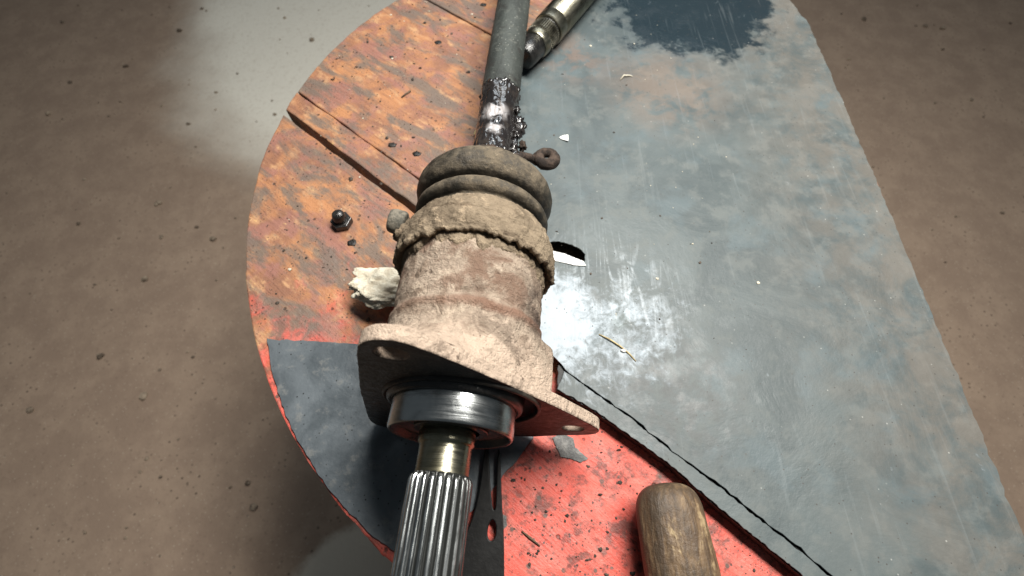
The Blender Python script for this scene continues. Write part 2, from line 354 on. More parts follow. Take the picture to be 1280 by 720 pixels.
def lathe(prof, n=96, disp=None, cap0=True, cap1=True):
    """prof: (s, r) along local y; disp(phi, s, r) -> extra radius"""
    bm = bmesh.new(); rows = []
    for s, r in prof:
        row = []
        for k in range(n):
            a = 2 * math.pi * k / n
            rr = r + (disp(a, s, r) if disp else 0)
            row.append(bm.verts.new((rr * math.cos(a), s, rr * math.sin(a))))
        rows.append(row)
    for a, b in zip(rows, rows[1:]):
        for k in range(n): bm.faces.new((a[k], a[(k + 1) % n], b[(k + 1) % n], b[k]))
    if cap0: bm.faces.new(rows[0])
    if cap1: bm.faces.new(rows[-1])
    return bm
def dense(prof, step):
    out = []
    for (s0, r0), (s1, r1) in zip(prof, prof[1:]):
        k = max(1, int(math.hypot(s1 - s0, r1 - r0) / step))
        out += [(s0 + (s1 - s0) * i / k, r0 + (r1 - r0) * i / k) for i in range(k)]
    return out + [prof[-1]]
def smooth_prof(prof, it=2):
    for _ in range(it):
        q = [prof[0]]
        for a, b in zip(prof, prof[1:]):
            q += [(a[0] * .75 + b[0] * .25, a[1] * .75 + b[1] * .25), (a[0] * .25 + b[0] * .75, a[1] * .25 + b[1] * .75)]
        prof = q + [prof[-1]]
    return prof
def chaikin(pts, it=2):
    for _ in range(it):
        q = []
        for a, b in zip(pts, pts[1:] + pts[:1]):
            q += [(a[0] * .75 + b[0] * .25, a[1] * .75 + b[1] * .25), (a[0] * .25 + b[0] * .75, a[1] * .25 + b[1] * .75)]
        pts = q
    return pts
def ragged(pts, step, amp, freq, seed=0, closed=True):
    out = []
    seq = list(zip(pts, pts[1:] + pts[:1])) if closed else list(zip(pts, pts[1:]))
    for a, b in seq:
        d = math.hypot(b[0] - a[0], b[1] - a[1]); k = max(1, int(d / step))
        for i in range(k):
            x = a[0] + (b[0] - a[0]) * i / k; y = a[1] + (b[1] - a[1]) * i / k
            out.append((x + amp * fr((x * freq, y * freq, seed)), y + amp * fr((x * freq, y * freq, seed + 31.7))))
    if not closed: out.append(pts[-1])
    return out
def circle(c, r, n=40): return [(c[0] + r * math.cos(2 * math.pi * k / n), c[1] + r * math.sin(2 * math.pi * k / n)) for k in range(n)]
def plate(outline, holes, z0, z1, bevel=0.0):
    """flat outline with holes, thickness z0..z1, bevelled rims; returns a bmesh in mm"""
    cu = bpy.data.curves.new('outline', 'CURVE'); cu.dimensions = '2D'; cu.fill_mode = 'BOTH'
    cu.extrude = (z1 - z0) / 2 - bevel; cu.bevel_depth = bevel; cu.bevel_resolution = 1; cu.offset = -bevel
    for pts in [outline] + holes:
        sp = cu.splines.new('POLY'); sp.points.add(len(pts) - 1); sp.use_cyclic_u = True
        for p, q in zip(sp.points, pts): p.co = (q[0], q[1], 0, 1)
    ob = bpy.data.objects.new('outline', cu); COL.objects.link(ob)
    dg = bpy.context.evaluated_depsgraph_get(); me = bpy.data.meshes.new_from_object(ob.evaluated_get(dg))
    bm = bmesh.new(); bm.from_mesh(me); bmesh.ops.remove_doubles(bm, verts=bm.verts[:], dist=0.001)
    for v in bm.verts: v.co.z += (z0 + z1) / 2
    bpy.data.objects.remove(ob); bpy.data.curves.remove(cu); bpy.data.meshes.remove(me)
    return bm
def tube(path, rad, n=12, bm=None, cap=True):
    bm = bm or bmesh.new(); P = [Vector(p) for p in path]; rows = []
    up = Vector((0.3, 0.2, 0.93))
    for i, p in enumerate(P):
        d = (P[min(i + 1, len(P) - 1)] - P[max(i - 1, 0)]).normalized()
        u = d.cross(up).normalized(); v = u.cross(d); r = rad[i] if isinstance(rad, (list, tuple)) else rad
        rows.append([bm.verts.new(p + (u * math.cos(2 * math.pi * k / n) + v * math.sin(2 * math.pi * k / n)) * r) for k in range(n)])
    for a, b in zip(rows, rows[1:]):
        for k in range(n): bm.faces.new((a[k], a[(k + 1) % n], b[(k + 1) % n], b[k]))
    if cap: bm.faces.new(rows[0]); bm.faces.new(rows[-1])
    return bm
def lump(c, size, amp, freq, seed, sub=3, bm=None):
    bm = bm or bmesh.new()
    r = bmesh.ops.create_icosphere(bm, subdivisions=sub, radius=1.0)
    for v in r['verts']:
        d = v.co.normalized(); k = 1 + amp * fr((d.x * freq + seed, d.y * freq, d.z * freq))
        v.co = Vector((c[0] + d.x * size[0] * k, c[1] + d.y * size[1] * k, c[2] + d.z * size[2] * k))
    return bm

# ------------------------------------------------------------------ setting: floor
bm = bmesh.new()
for x, y in ((-9000, -9000), (9000, -9000), (9000, 9000), (-9000, 9000)): bm.verts.new((x, y, -620))
bm.faces.new(bm.verts[:]); struct(link('floor', bm, FLOOR))

# ------------------------------------------------------------------ round plank work table
TC, TR = (154.0, 285.0), 383.0
DX, DY = (math.cos(PLANK_ROT), -math.sin(PLANK_ROT)); NX, NY = (math.sin(PLANK_ROT), math.cos(PLANK_ROT))
table = tag(empty('work_table', (TC[0], TC[1], -620)), 'round work table of worn red-painted planks under the drive shaft', 'table')
toff = Vector((TC[0], TC[1], -620)) * MM
def table_part(name, bm, mat, parent=table, smooth=True):
    o = link(name, bm, mat, parent, smooth); o.location = -toff if parent is table else (0, 0, 0); return o
c_n = TC[0] * NX + TC[1] * NY; c_d = TC[0] * DX + TC[1] * DY
TRX = 172.0                                                # the top is egg-shaped: less deep on the right
def in_top(x, y, m=0.0):
    dx, dy = x - TC[0], y - TC[1]; a = (TRX if dx > 0 else TR) - m
    return (dx / a) ** 2 + (dy / (TR - m)) ** 2 < 1
def reach(o, sgn, m=0.0):
    lo, hi = 0.0, 900.0
    for _ in range(40):
        mid = (lo + hi) / 2
        d = c_d + base_d + sgn * mid
        if in_top(DX * d + NX * o, DY * d + NY * o, m): lo = mid
        else: hi = mid
    return lo
angs = [2 * math.pi * k / 2000 for k in range(2000)]
rim = [(TC[0] + (TRX if math.cos(a) > 0 else TR) * math.cos(a), TC[1] + TR * math.sin(a)) for a in angs]
offs = [p[0] * NX + p[1] * NY for p in rim]
n_lo, n_hi = min(offs), max(offs); p_lo, p_hi = rim[offs.index(n_lo)], rim[offs.index(n_hi)]
seams = [(n_lo + 0.6, 123.4, 0.0), (129.0, 151.6, 0.5), (152.8, 345.0, 0.0), (347.2, 566, 0.0), (568.4, n_hi - 0.6, 0.0)]
if n_hi < 575: seams = seams[:-1]; seams[-1] = (seams[-1][0], n_hi - 0.6, 0.0)
for i, (a, b, dz) in enumerate(seams):
    pts = []
    K = 90
    def W(d, o):
        return (DX * (c_d + d) + NX * o, DY * (c_d + d) + NY * o)
    def jag(d, seed, amp): return amp * fr((d * 0.035, seed, 0.5), 4) + amp * 0.5 * fr((d * 0.2, seed, 3.5), 3)
    def dmid(o):
        f = (o - n_lo) / (n_hi - n_lo); return (p_lo[0] * DX + p_lo[1] * DY) * (1 - f) + (p_hi[0] * DX + p_hi[1] * DY) * f - c_d
    def ends(o):
        global base_d
        base_d = dmid(o); return base_d - reach(o, -1), base_d + reach(o, 1)
    (a0, a1), (b0, b1) = ends(a), ends(b)
    amp = 0.9 if i < 3 else 0.5
    for k in range(K + 1):                                  # lower seam
        d = a0 + (a1 - a0) * k / K; pts.append(W(d, a + (jag(d, i * 3.1, amp) if 0 < k < K else 0)))
    for k in range(1, 50):                                  # rim, right side
        o = a + (b - a) * k / 50; h = ends(o)[1] + 1.3 * fr((o * 0.05, 4.2, i)); pts.append(W(h, o))
    for k in range(K + 1):
        d = b1 + (b0 - b1) * k / K; pts.append(W(d, b + (jag(d, i * 3.1 + 7, amp) if 0 < k < K else 0)))
    for k in range(1, 50):
        o = b + (a - b) * k / 50; h = ends(o)[0] + 1.3 * fr((o * 0.05, 9.2, i)); pts.append(W(h, o))
    table_part('plank', plate(pts, [], -24 + dz, dz, 1.3), PLANK, smooth=False)
# drum and foot of the cable reel the table is made of
bm = lathe([(-594, 120), (-24.5, 120)], 64)
for v in bm.verts: v.co = Vector((v.co.x + TC[0], v.co.z + TC[1], v.co.y))
table_part('drum', bm, PLANK)
bm = lathe([(-620, 170), (-594.5, 170)], 64)
for v in bm.verts: v.co = Vector((v.co.x + TC[0], v.co.z + TC[1], v.co.y))
table_part('foot_disc', bm, PLANK, smooth=False)
# nail heads and knots standing in the boards
for k, (x, y, r) in enumerate([(-132, 203, 4.2), (-116, 168, 4.8), (-80, 460, 3.9), (-112, 311, 4.0), (-88, 300, 3.8), (-33, 527, 3.6), (-128, 436, 2.4)]):
    bm = lump((x, y, 0.2), (r, r * random.uniform(.75, 1), 0.5), 0.35, 1.7, k * 3.3, 2)
    table_part('nail_head', bm, IRON)

# ------------------------------------------------------------------ sheet of steel lying on the boards, right
S1 = [(36.5, 91.5), (45, 85.3), (61.8, 71.7), (79, 59.1), (103, 38.5), (128, 18), (168, -16), (235, -78), (296, -96), (304, 60), (312, 260), (318, 470), (300, 566), (120, 640), (82, 576), (45, 506), (13, 451), (-6, 377), (0, 247), (8, 150), (22, 110)]
S1s = ragged(S1, 4, 1.6, 0.11, 2)
sheet = tag(empty('steel_sheet', (200, 250, 11.8)), 'large grey oil-stained steel sheet with ragged folded edge lying right of the shaft', 'metal sheet')
def sheet_part(name, bm, mat):
    o = link(name, bm, mat, sheet, False); o.location = -Vector((200, 250, 11.8)) * MM; return o
hole = ragged(chaikin([(28, 197), (46, 194), (57, 186), (57, 176), (46, 177), (28, 184)], 2), 1.0, 0.7, 0.4, 5)
sheet_part('sheet_panel', plate(S1s, [hole], 12.0, 13.2, 0.2), SHEET)
hem_in = [(36.1, 90.6), (44.4, 84.5), (61.2, 71.0), (78.5, 58.3), (102.4, 37.6), (127.5, 17.2), (167.5, -16.8), (230, -74)]
hem_out = [(226, -82), (162, -26), (123, 8), (101.6, 28.5), (85.6, 41), (70.4, 52.2), (55.7, 63), (42.9, 71), (30.9, 78.2)]
hem = ragged(hem_in + hem_out, 1.6, 0.8, 0.22, 8)
bm = plate(hem, [], 11.0, 12.2, 0.2)
sheet_part('folded_hem', bm, SHEET)
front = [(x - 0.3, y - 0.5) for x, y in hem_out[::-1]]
sheet_part('gap_shade_strip', plate(ragged(front + [(260, -40), (150, 40), (80, 90), (40, 110), (32, 95)], 2.5, 0.7, 0.3, 5), [], 2.2, 10.6, 0.3), TOOL_AND_GAP)  # black strip added to paint the shaded gap under the sheet's front edge

tag(link('hole_shade_piece', plate(ragged(chaikin([(20, 206), (50, 204), (66, 190), (66, 165), (44, 166), (22, 170)], 2), 2, 0.8, 0.3, 3), [], 0.2, 1.0, 0.1), TWIG, None, False), 'dark piece added under the oval hole in the steel sheet for its shade', 'scrap')  # dark piece added to paint the shade inside the hole

# darker plate, left front
S2 = [(-181, 118), (-109, 114), (-50, 115), (-10, 100), (14, 72), (14, 48), (8, 40), (2, 32), (-5, 25), (-16, 12), (-40, -8), (-68, -19.5), (-84, -10.5), (-101, 3.0), (-122, 22), (-149, 54), (-171, 92)]
tag(link('dark_steel_plate', plate(ragged(S2, 3, 0.9, 0.15, 12), [], 0.5, 1.9, 0.25), DSHEET, None, False), 'dark blue-grey steel plate under the flange and spline at the left', 'metal plate')

# ------------------------------------------------------------------ drive shaft: frame L (across), A (along, away from camera), V (up)
A = Vector((0.08202063, 0.99527624, -0.05194051)).normalized(); L = A.cross(Vector((0, 0, 1))).normalized(); V = L.cross(A)
P0 = Vector((-29.6, 43.795, 84.669))
shaft = tag(empty('drive_shaft', P0), 'long muddy drive shaft with splined end, bearing flange and rubber boot lying across the table', 'drive shaft')
R3 = Matrix((L, A, V)).transposed(); shaft.rotation_euler = R3.to_euler()
def to_world(l, s, v): return P0 + L * l + A * s + V * v
P = lambda name, bm, mat, parent=shaft, smooth=True: link(name, bm, mat, parent, smooth)

def off(bm, dx, dz):
    for v in bm.verts: v.co.x += dx; v.co.z += dz
    return bm

# flange plate with three ears
OUT = [(-49.5, 2), (-40, 36), (-34.5, 58), (-31, 67), (-24, 73), (-14, 73.5), (-5, 66.5), (13, 48), (46, 9.5), (66, -17), (77, -32), (81, -41), (78, -51), (68, -56), (56, -62), (40, -72), (20, -76),
       (-8, -77), (-34, -81), (-50, -83), (-60, -78), (-63, -66), (-58, -40), (-53, -18)]
OUT = chaikin(OUT, 2)
outline = ragged(OUT, 2.0, 0.28, 0.16, 4)
hl = [(-19.7 + 7.0 * math.cos(a * math.pi / 14), 59 + 7.0 * math.sin(a * math.pi / 14)) for a in range(28)]
hr = [(64.5 + 6.4 * math.cos(a * math.pi / 14), -39.7 + 6.4 * math.sin(a * math.pi / 14)) for a in range(28)]
h3 = [(-46 + 6.4 * math.cos(a * math.pi / 14), -68 + 6.4 * math.sin(a * math.pi / 14)) for a in range(28)]
bm = plate(outline, [circle((3.0, -3.5), 39.3, 72), hl, hr, h3], 10, 17, 0.7)
for v in bm.verts: v.co = Vector((v.co.x, v.co.z, v.co.y))
bmesh.ops.recalc_face_normals(bm, faces=bm.faces[:])
for f in bm.faces:
    r = max(math.hypot(v.co.x - 3, v.co.z + 3.5) for v in f.verts)
    f.material_index = 0 if (max(v.co.y for v in f.verts) < 10.6 or r < 40.2) else 1
flange = P('flange', bm, [IRON, MUD], smooth=False)
# raised machined lip round the bearing bore
P('bore_lip', off(lathe([(10.2, 41.0), (9.0, 40.7), (8.4, 40.3), (8.4, 39.2), (9.2, 38.8), (12, 38.7)], 96, None, False, False), 3, -3.5), IRON, flange)
P('bore_wall', off(lathe([(9.4, 38.9), (12, 38.6), (15.0, 37.6), (15.4, 27.0)], 96, None, False, False), 3, -3.5), RED_REFLECT, flange)
P('retaining_ring', lathe([(14.2, 35.6), (8.2, 34.8), (6.6, 34.2), (6.0, 33.4), (5.8, 32.2), (6.4, 31.2), (8, 31.1)], 96, None, False, False), BLACK, flange)

# casting behind the flange: body that narrows into the barrel
def r_out(phi):
    """distance to the flange outline in direction phi"""
    dx, dy = math.cos(phi), math.sin(phi); best = 40
    for (x0, y0), (x1, y1) in zip(OUT, OUT[1:] + OUT[:1]):
        ex, ey = x1 - x0, y1 - y0; den = dx * ey - dy * ex
        if abs(den) < 1e-9: continue
        t = (x0 * ey - y0 * ex) / den; u = (x0 * dy - y0 * dx) / den
        if t > 0 and -0.001 <= u <= 1.001: best = max(best, t)
    return best
NPH = 220
bm = bmesh.new(); rows = []
ss = [16.6 + 0.9 * k for k in range(34)] + [48 + 0.9 * k for k in range(46)]
for s in ss:
    row = []
    for k in range(NPH):
        a = 2 * math.pi * k / NPH; dx, dy = math.cos(a), math.sin(a)
        ro = r_out(a) - 0.4
        # square shoulder on the right, ears cut back
        lim = 48.6 / max(dx, 1e-3) if dx > 0.35 else 999
        full = min(ro, lim, 67)
        if dy < -0.4: full = min(full, 58)
        t = min(max((s - 17) / 27.0, 0), 1); e = 1 - (1 - t) ** 2.6
        tr = min(max((s - 39) / 7.0, 0), 1); tr = tr * tr * (3 - 2 * tr)
        wr = min(max((dx - 0.55) / 0.3, 0), 1); wr = wr * wr * (3 - 2 * wr)
        mixk = e * (1 - wr) + tr * wr
        barrel = 41.2 - 0.018 * (s - 46) + (1.1 * math.exp(-((s - 47) / 2.0) ** 2) - 0.8 * math.exp(-((s - 52) / 2.6) ** 2))
        r = full * (1 - mixk) + barrel * mixk
        p = (r * dx, s, r * dy)
        if s < 46: r += 0.9 * math.exp(-((a - 1.52) / 0.035) ** 2) - 0.5 * math.exp(-((a - 1.40) / 0.05) ** 2)
        r += 0.55 * fr((p[0] * .06, s * .06, p[2] * .06)) + 0.35 * fr((p[0] * .25, s * .25, p[2] * .25)) + 0.14 * fr((p[0] * .9, s * .9, p[2] * .9))
        row.append(bm.verts.new((r * dx, s, r * dy)))
    rows.append(row)
for a_, b_ in zip(rows, rows[1:]):
    for k in range(NPH): bm.faces.new((a_[k], a_[(k + 1) % NPH], b_[(k + 1) % NPH], b_[k]))
bm.faces.new(rows[0])
housing = sharp(P('joint_housing', bm, MUD), 50)

# caked mud band (boot clamp under dirt) with a torn lower lip
def band_disp(a, s, r):
    x, z = math.cos(a), math.sin(a)
    d = 0.8 * fr((x * 3, s * .07, z * 3)) + 0.85 * fr((x * 10, s * .26, z * 10)) + 0.6 * fr((x * 30, s * .8, z * 30), 3)
    if s < 90: d += 1.3 * fr((x * 9 + 5, 0.3, z * 9)) * (90 - s) / 6
    return d + 1.2 * math.cos(a) ** 2
def lip(a): return 3.4 * fr((math.cos(a) * 4.5, 2.0, math.sin(a) * 4.5)) + 1.5 * abs(fr((math.cos(a) * 9, 7.0, math.sin(a) * 9))) + 0.5 * fr((math.cos(a) * 30, 3.0, math.sin(a) * 30))
prof = dense([(88, 40.2), (85.5, 42.0), (83.6, 44.0), (84.4, 45.6), (88, 46.0), (93, 45.8), (100, 45.0), (106, 43.4), (111, 41.3), (114, 39.5)], 0.8)
bm = lathe(prof, 260, band_disp, False, False)
for v in bm.verts:
    a = math.atan2(v.co.z, v.co.x)
    if v.co.y < 96: v.co.y += lip(a) * (96 - v.co.y) / 12
clamp = P('boot_clamp', bm, BAND)
# second, lower torn layer under the band
bm = lathe(dense([(77.5, 40.0), (78.5, 41.2), (80.5, 41.9), (88, 40.8)], 0.8), 260, lambda a, s, r: 0.7 * band_disp(a + 1, s + 20, r) - 0.3, False, False)
for v in bm.verts:
    a = math.atan2(v.co.z, v.co.x); v.co.y += 1.7 * lip(a + 0.7) + (5 if math.sin(a) > 0.2 and math.cos(a) < 0.1 else 0) * 0.6
P('mud_crust', bm, BAND, clamp)
# clamp screw at the left
bm = lathe(smooth_prof([(-5.2, 0.1), (-5.2, 4.2), (-4.6, 5.4), (0, 5.8), (4.4, 5.4), (5, 4.4), (5, .1)], 2), 28, lambda a, s, r: 0.25 * fr((math.cos(a) * 3, s * .4, math.sin(a) * 3)), False, False)
rot = Matrix.Rotation(math.radians(82), 3, 'Z') @ Matrix.Rotation(math.radians(8), 3, 'X')
for v in bm.verts: v.co = rot @ Vector((v.co.x * 1.4, v.co.y * 1.05, v.co.z * 1.4)); v.co += Vector((-52.5, 119, 2))
P('clamp_screw', bm, LUGM, clamp)
bm = lump((-48.5, 114, -2), (6.5, 8, 8), 0.5, 2.2, 3.0, 3); lump((-46.5, 106, -8), (5, 9, 10), 0.5, 2.2, 8.0, 3, bm)
P('mud_clod', bm, BAND, clamp)

# rubber boot: thin ring, big convolution, cone to the small collar
def boot_disp(a, s, r): return 0.35 * fr((math.cos(a) * 3, s * .08, math.sin(a) * 3)) + 0.18 * fr((math.cos(a) * 12, s * .3, math.sin(a) * 12))
bp = [(108, 38), (114.5, 38.4), (116, 36.4), (117.6, 36.2), (118.8, 39.6), (121.0, 41.9), (124.2, 42.1), (126.6, 40.8), (127.8, 37.0), (128.6, 33.0), (130.0, 33.0), (131.0, 37.4), (132.4, 40.8), (136, 43.2), (141, 44.2), (146, 43.4), (150.5, 40.4), (154.5, 35.4), (158, 29.6), (162, 24.2), (166.5, 20.4), (171, 18.0), (175, 16.6), (178, 15.4), (178.6, 13)]
bm = lathe(dense(smooth_prof(bp, 1), 0.7), 220, boot_disp, False, False)
boot = P('rubber_boot', bm, BOOT)
bm = lathe(dense([(168.5, 18.4), (168.8, 21.4), (174.0, 19.6), (174.4, 15.6)], 0.5), 120, lambda a, s, r: 0.8 * fr((math.cos(a) * 5, s * .3, math.sin(a) * 5)), False, False)
collar = P('collar_band', bm, RUSTRUBBER)
# curled rubber tail of the small clamp
bm = bmesh.new(); path = []; rad = []
path += [(15, 176, 5), (21, 180.5, 4.5), (27.0, 184, 1.0)]; rad += [3.0, 3.4, 2.8]
for k in range(26):
    a = math.radians(200 - k * 15.5); rr = 6.4 - 0.03 * k
    path.append((38.5 + rr * math.cos(a), 186.5 + rr * 1.05 * math.sin(a), -3 + 0.10 * k)); rad.append(2.9 + 0.5 * math.sin(k * .5) * .4 + 1.3 * min(k / 14, 1))
tube(path, rad, 14, bm)
for v in bm.verts: v.co += Vector((1, 1, 1)) * 0.35 * fr(v.co * 0.4)
P('curled_tail', bm, RUSTRUBBER, collar)
bm = lump((21.5, 187.5, 7), (2.6, 3.6, 3.8), 0.6, 2.2, 5.0, 3); P('clamp_knot', bm, RUSTRUBBER, collar)

# bar with the greased stretch, then the thicker grimy tube
P('bar', lathe([(14, 12), (255, 12.6)], 48), GREASE)
def gd(a, s, r):
    x, z = math.cos(a), math.sin(a)
    return 0.8 * fr((x * 2.2, s * .07, z * 2.2)) + 0.35 * fr((x * 6, s * .16, z * 6), 3)
P('grease_coat', lathe(dense([(174, 12.5), (175, 15.4), (184, 14.4), (200, 13.8), (215, 13.4), (228, 13.6), (240, 14.4), (247, 15.3), (250, 14.0)], 0.7), 140, gd, False, False), GREASE)
bm = bmesh.new()
for k, (l, s, v, r) in enumerate([(16, 222, -1, 3.2), (17.5, 216, -3, 4.0), (16, 208, -1, 3.2), (21, 219, -2, 1.5), (14, 232, 1, 2.4), (15, 200, -3, 2.6), (15.5, 190, 2, 2.6), (16.5, 181, 5, 3.0)]):
    lump((l, s, v), (r, r * 1.5, r), 0.75, 2.0, k * 2.7, 3, bm)
def ridge(s0, amp, seed, w=2.2):
    path = []; rad = []
    for k in range(60):
        a = math.radians(-10 + 200 * k / 59); q = fr((k * .16, seed, 1)); rr = 13.7
        path.append((rr * math.cos(a), s0 + amp * q, rr * math.sin(a))); rad.append(max(0.4, w * (0.75 + 0.9 * fr((k * .3, seed + 5, 2)))))
    tube(path, rad, 10, bm)
ridge(249, 3.0, 1.3, 2.0); ridge(178, 2.2, 6.1, 2.6); ridge(245, 3.5, 9.4, 1.4)
for v in bm.verts: v.co += Vector((1, 1, 1)) * 0.5 * fr(v.co * 0.35)
P('grease_clump', bm, GREASE)
def td(a, s, r): return 0.22 * fr((math.cos(a) * 2.5, s * .05, math.sin(a) * 2.5)) + 0.12 * fr((math.cos(a) * 10, s * .3, math.sin(a) * 10))
P('tube', lathe(dense([(246, 13.2), (247, 14.6), (252, 14.9), (300, 14.8), (640, 14.8), (642, 13)], 2.2), 90, td, True, True), TUBE)

# bearing
bearing = P('bearing', lathe([(15.6, 30.2), (15.2, 31.0), (-6.8, 31.0), (-7.5, 30.7), (-7.9, 30.3), (-7.9, 29.9)], 128, None, False, False), CHROME)
sharp(bearing, 25)
P('seal', lathe([(-7.85, 30.1), (-8.1, 29.6), (-7.4, 28.8), (-4.6, 28.0), (-4.3, 27.4), (-4.0, 22.5), (-3.2, 21.8), (-3.2, 17.5)], 96, None, False, False), BLACK, bearing)
sharp(P('inner_ring', lathe([(-2, 18.6), (-5.4, 18.4), (-5.8, 18.0), (-5.8, 14.2)], 96, None, False, False), BLACK, bearing), 25)

# splined stub
neck = P('stub_neck', off(lathe(smooth_prof([(-3, 13.9), (-11, 13.9), (-12.2, 13.7), (-12.8, 12.9), (-14, 12.75), (-24, 12.75), (-30, 12.75)], 1), 96, None, False, False), -1.5, 0), NECK)
NT_ = 24; bm = bmesh.new(); rows = []
RS = [(-25.6, 0, 12.6), (-26.2, .25, 12.8), (-27, .6, 12.9), (-28, .85, 12.9), (-29.2, 1, 12.9)] + [(-29.2 - 4 * k, 1, 12.9) for k in range(1, 21)] + [(-111.4, .7, 12.7), (-112.6, 0.1, 12.2)]
NA = NT_ * 12
for s, h, rb in RS:
    row = []
    for k in range(NA):
        a = 2 * math.pi * k / NA; ph = (k % 12) / 12.0
        q = abs(ph - 0.5) * 2                                   # 0 at crest, 1 at root
        prof_h = 1 - min(max((q - 0.34) / 0.40, 0), 1); prof_h = prof_h * prof_h * (3 - 2 * prof_h)
        r = rb + h * 2.3 * prof_h + 0.05 * fr((a * 14, s * .25, 1))
        row.append(bm.verts.new((r * math.cos(a), s, r * math.sin(a))))
    rows.append(row)
for a_, b_ in zip(rows, rows[1:]):
    for k in range(NA): bm.faces.new((a_[k], a_[(k + 1) % NA], b_[(k + 1) % NA], b_[k]))
bm.faces.new(rows[-1])
P('splined_end', off(bm, -1.5, 0), SPLINE)

# ------------------------------------------------------------------ second shaft behind, upper right: lies on the sheet
a0 = Vector((17.3, 404.3, 0)); a1 = Vector((45.1, 451.6, 0)); ax = (a1 - a0).normalized(); ang = math.atan2(ax.y, ax.x)
rod = tag(empty('spare_shaft', (a0.x, a0.y, 13.3)), 'brown oiled steel shaft with a knurled end lying beside the long tube at the top', 'steel shaft')
rod.rotation_euler = (0, 0, ang - math.pi / 2)
RR = 16.2
def RP(name, bm, mat, smooth=True):
    for v in bm.verts: v.co = Vector((v.co.x * 1.07, v.co.y, v.co.z * 1.07 + RR))
    return link(name, bm, mat, rod, smooth)
RP('dark_end', lathe([(-14, 8.6), (-12.5, 10.4), (8.5, 12.2), (9, 11)], 64), BLACK)
RP('chamfer_ring', lathe(smooth_prof([(8.8, 11), (9, 12.6), (12, 13.3), (17.5, 13.6), (18.5, 12.6)], 1), 64, None, False, False), ROD)
bm = bmesh.new(); rows = []
for s, h in [(18, 0), (18.8, .5), (19.6, 1), (33, 1), (34, .2)]:
    rows.append([bm.verts.new(((12.4 + 1.6 * h * (1 if k % 4 in (1, 2) else 0)) * math.cos(2 * math.pi * k / 176), s, (12.4 + 1.6 * h * (1 if k % 4 in (1, 2) else 0)) * math.sin(2 * math.pi * k / 176))) for k in range(176)])
for a_, b_ in zip(rows, rows[1:]):
    for k in range(176): bm.faces.new((a_[k], a_[(k + 1) % 176], b_[(k + 1) % 176], b_[k]))
RP('knurled_band', bm, m_metal('dirty_knurl_steel', (0.13, 0.12, 0.095), (0.20, 0.19, 0.15), 0.3, 0.5), False)
RP('groove', lathe([(33.5, 12.6), (36.5, 12.6)], 64), BLACK)
sharp(RP('shank', lathe([(36, 12.4), (36.2, 14.2), (37.2, 15.0), (48.5, 15.0), (48.9, 14.7), (49.4, 14.7), (49.8, 15.0), (210, 15.0), (211, 14)], 80), ROD), 40)

# ------------------------------------------------------------------ wooden handle end, lower right
hbase = (98, -60, 4)
hnd = tag(empty('wooden_handle', hbase), 'thick worn wooden tool handle with rounded end on the red boards', 'tool handle')
bm = lathe(dense(smooth_prof([(0, 0.2), (0.3, 7), (2.5, 13.5), (8, 18), (18, 20), (45, 20.6), (80, 20), (150, 18.5), (151, .2)], 2), 2.0), 72, lambda a, s, r: 0.5 * fr((math.cos(a) * 2, s * .04, math.sin(a) * 2)) * min(1, r / 8), False, False)
hrot = Matrix.Rotation(math.radians(180 + 4), 3, 'Z')
for v in bm.verts: v.co.z *= 0.8; v.co = hrot @ v.co; v.co += Vector((91, 19, 21))
link('grip', bm, HANDLE, hnd).location = -Vector(hbase) * MM

# ------------------------------------------------------------------ small loose things
# forked black tool beside the spline
bm = plate(chaikin([(-17.5, 46), (-15.4, 46), (-14.2, 24), (-12.0, 6), (-10.8, 4), (-9.8, 8), (-9.6, 40), (-7.4, 40), (-6.4, 10), (-4.6, -8), (-4.2, -70), (-42, -70), (-40, -40), (-30, -14), (-21, 8)], 2), [chaikin([(-14.6, -5), (-12.4, 0), (-9.6, -3), (-9.8, -10), (-12.5, -12.5), (-14.8, -10)], 2)], 0, 2.4, 0.7)
for v in bm.verts: v.co.z += 5.2
tag(link('forked_tool', bm, TOOL_AND_GAP, None, False), 'black forked steel tool with a small eye lying beside the splined end', 'hand tool')

# crumpled pale lump left of the housing
bm = bmesh.new(); r = bmesh.ops.create_icosphere(bm, subdivisions=5, radius=1.0)
for v in r['verts']:
    d = v.co.normalized(); k = 1 + 0.32 * fr((d.x * 1.6 + 3, d.y * 1.6, d.z * 1.6)) + 0.10 * fr((d.x * 6, d.y * 6 + 2, d.z * 6))
    fold = 0.26 * math.exp(-((d.y * 0.8 + d.x * .25 - 0.12) / 0.13) ** 2)
    k -= fold if d.z > -0.2 else 0
    v.co = Vector((-95 + d.x * 26 * k, 153 + d.y * 15 * k, 18 + d.x * -2.5 + max(d.z, -0.5) * 7.5 * k))
tag(link('plaster_chunk', bm, PLASTER), 'crumpled cream-coloured plaster chunk wedged left of the muddy housing', 'rubble')

# dark nut near the left
bolt_at = (-143, 222, 0)
bolt = tag(empty('bolt', bolt_at), 'short black oily bolt standing on its head on the orange planks at the left', 'bolt')
bm = plate([(-143 + 9 * math.cos(math.radians(60 * k + 12)), 222 + 9 * math.sin(math.radians(60 * k + 12))) for k in range(6)], [], 0.3, 6.0, 0.8)
link('bolt_head', bm, BLACK, bolt, False).location = -Vector(bolt_at) * MM
bm = lathe(dense([(5.8, 5.2), (9, 5.2), (13, 5.0), (14, 4.2)], 0.5), 28, lambda a, s_, r_: 0.25 * math.sin(s_ * 6.0 + a), False, True)
for v in bm.verts: v.co = Vector((v.co.x - 143, v.co.z + 222, v.co.y))
link('bolt_shank', bm, BLACK, bolt).location = -Vector(bolt_at) * MM

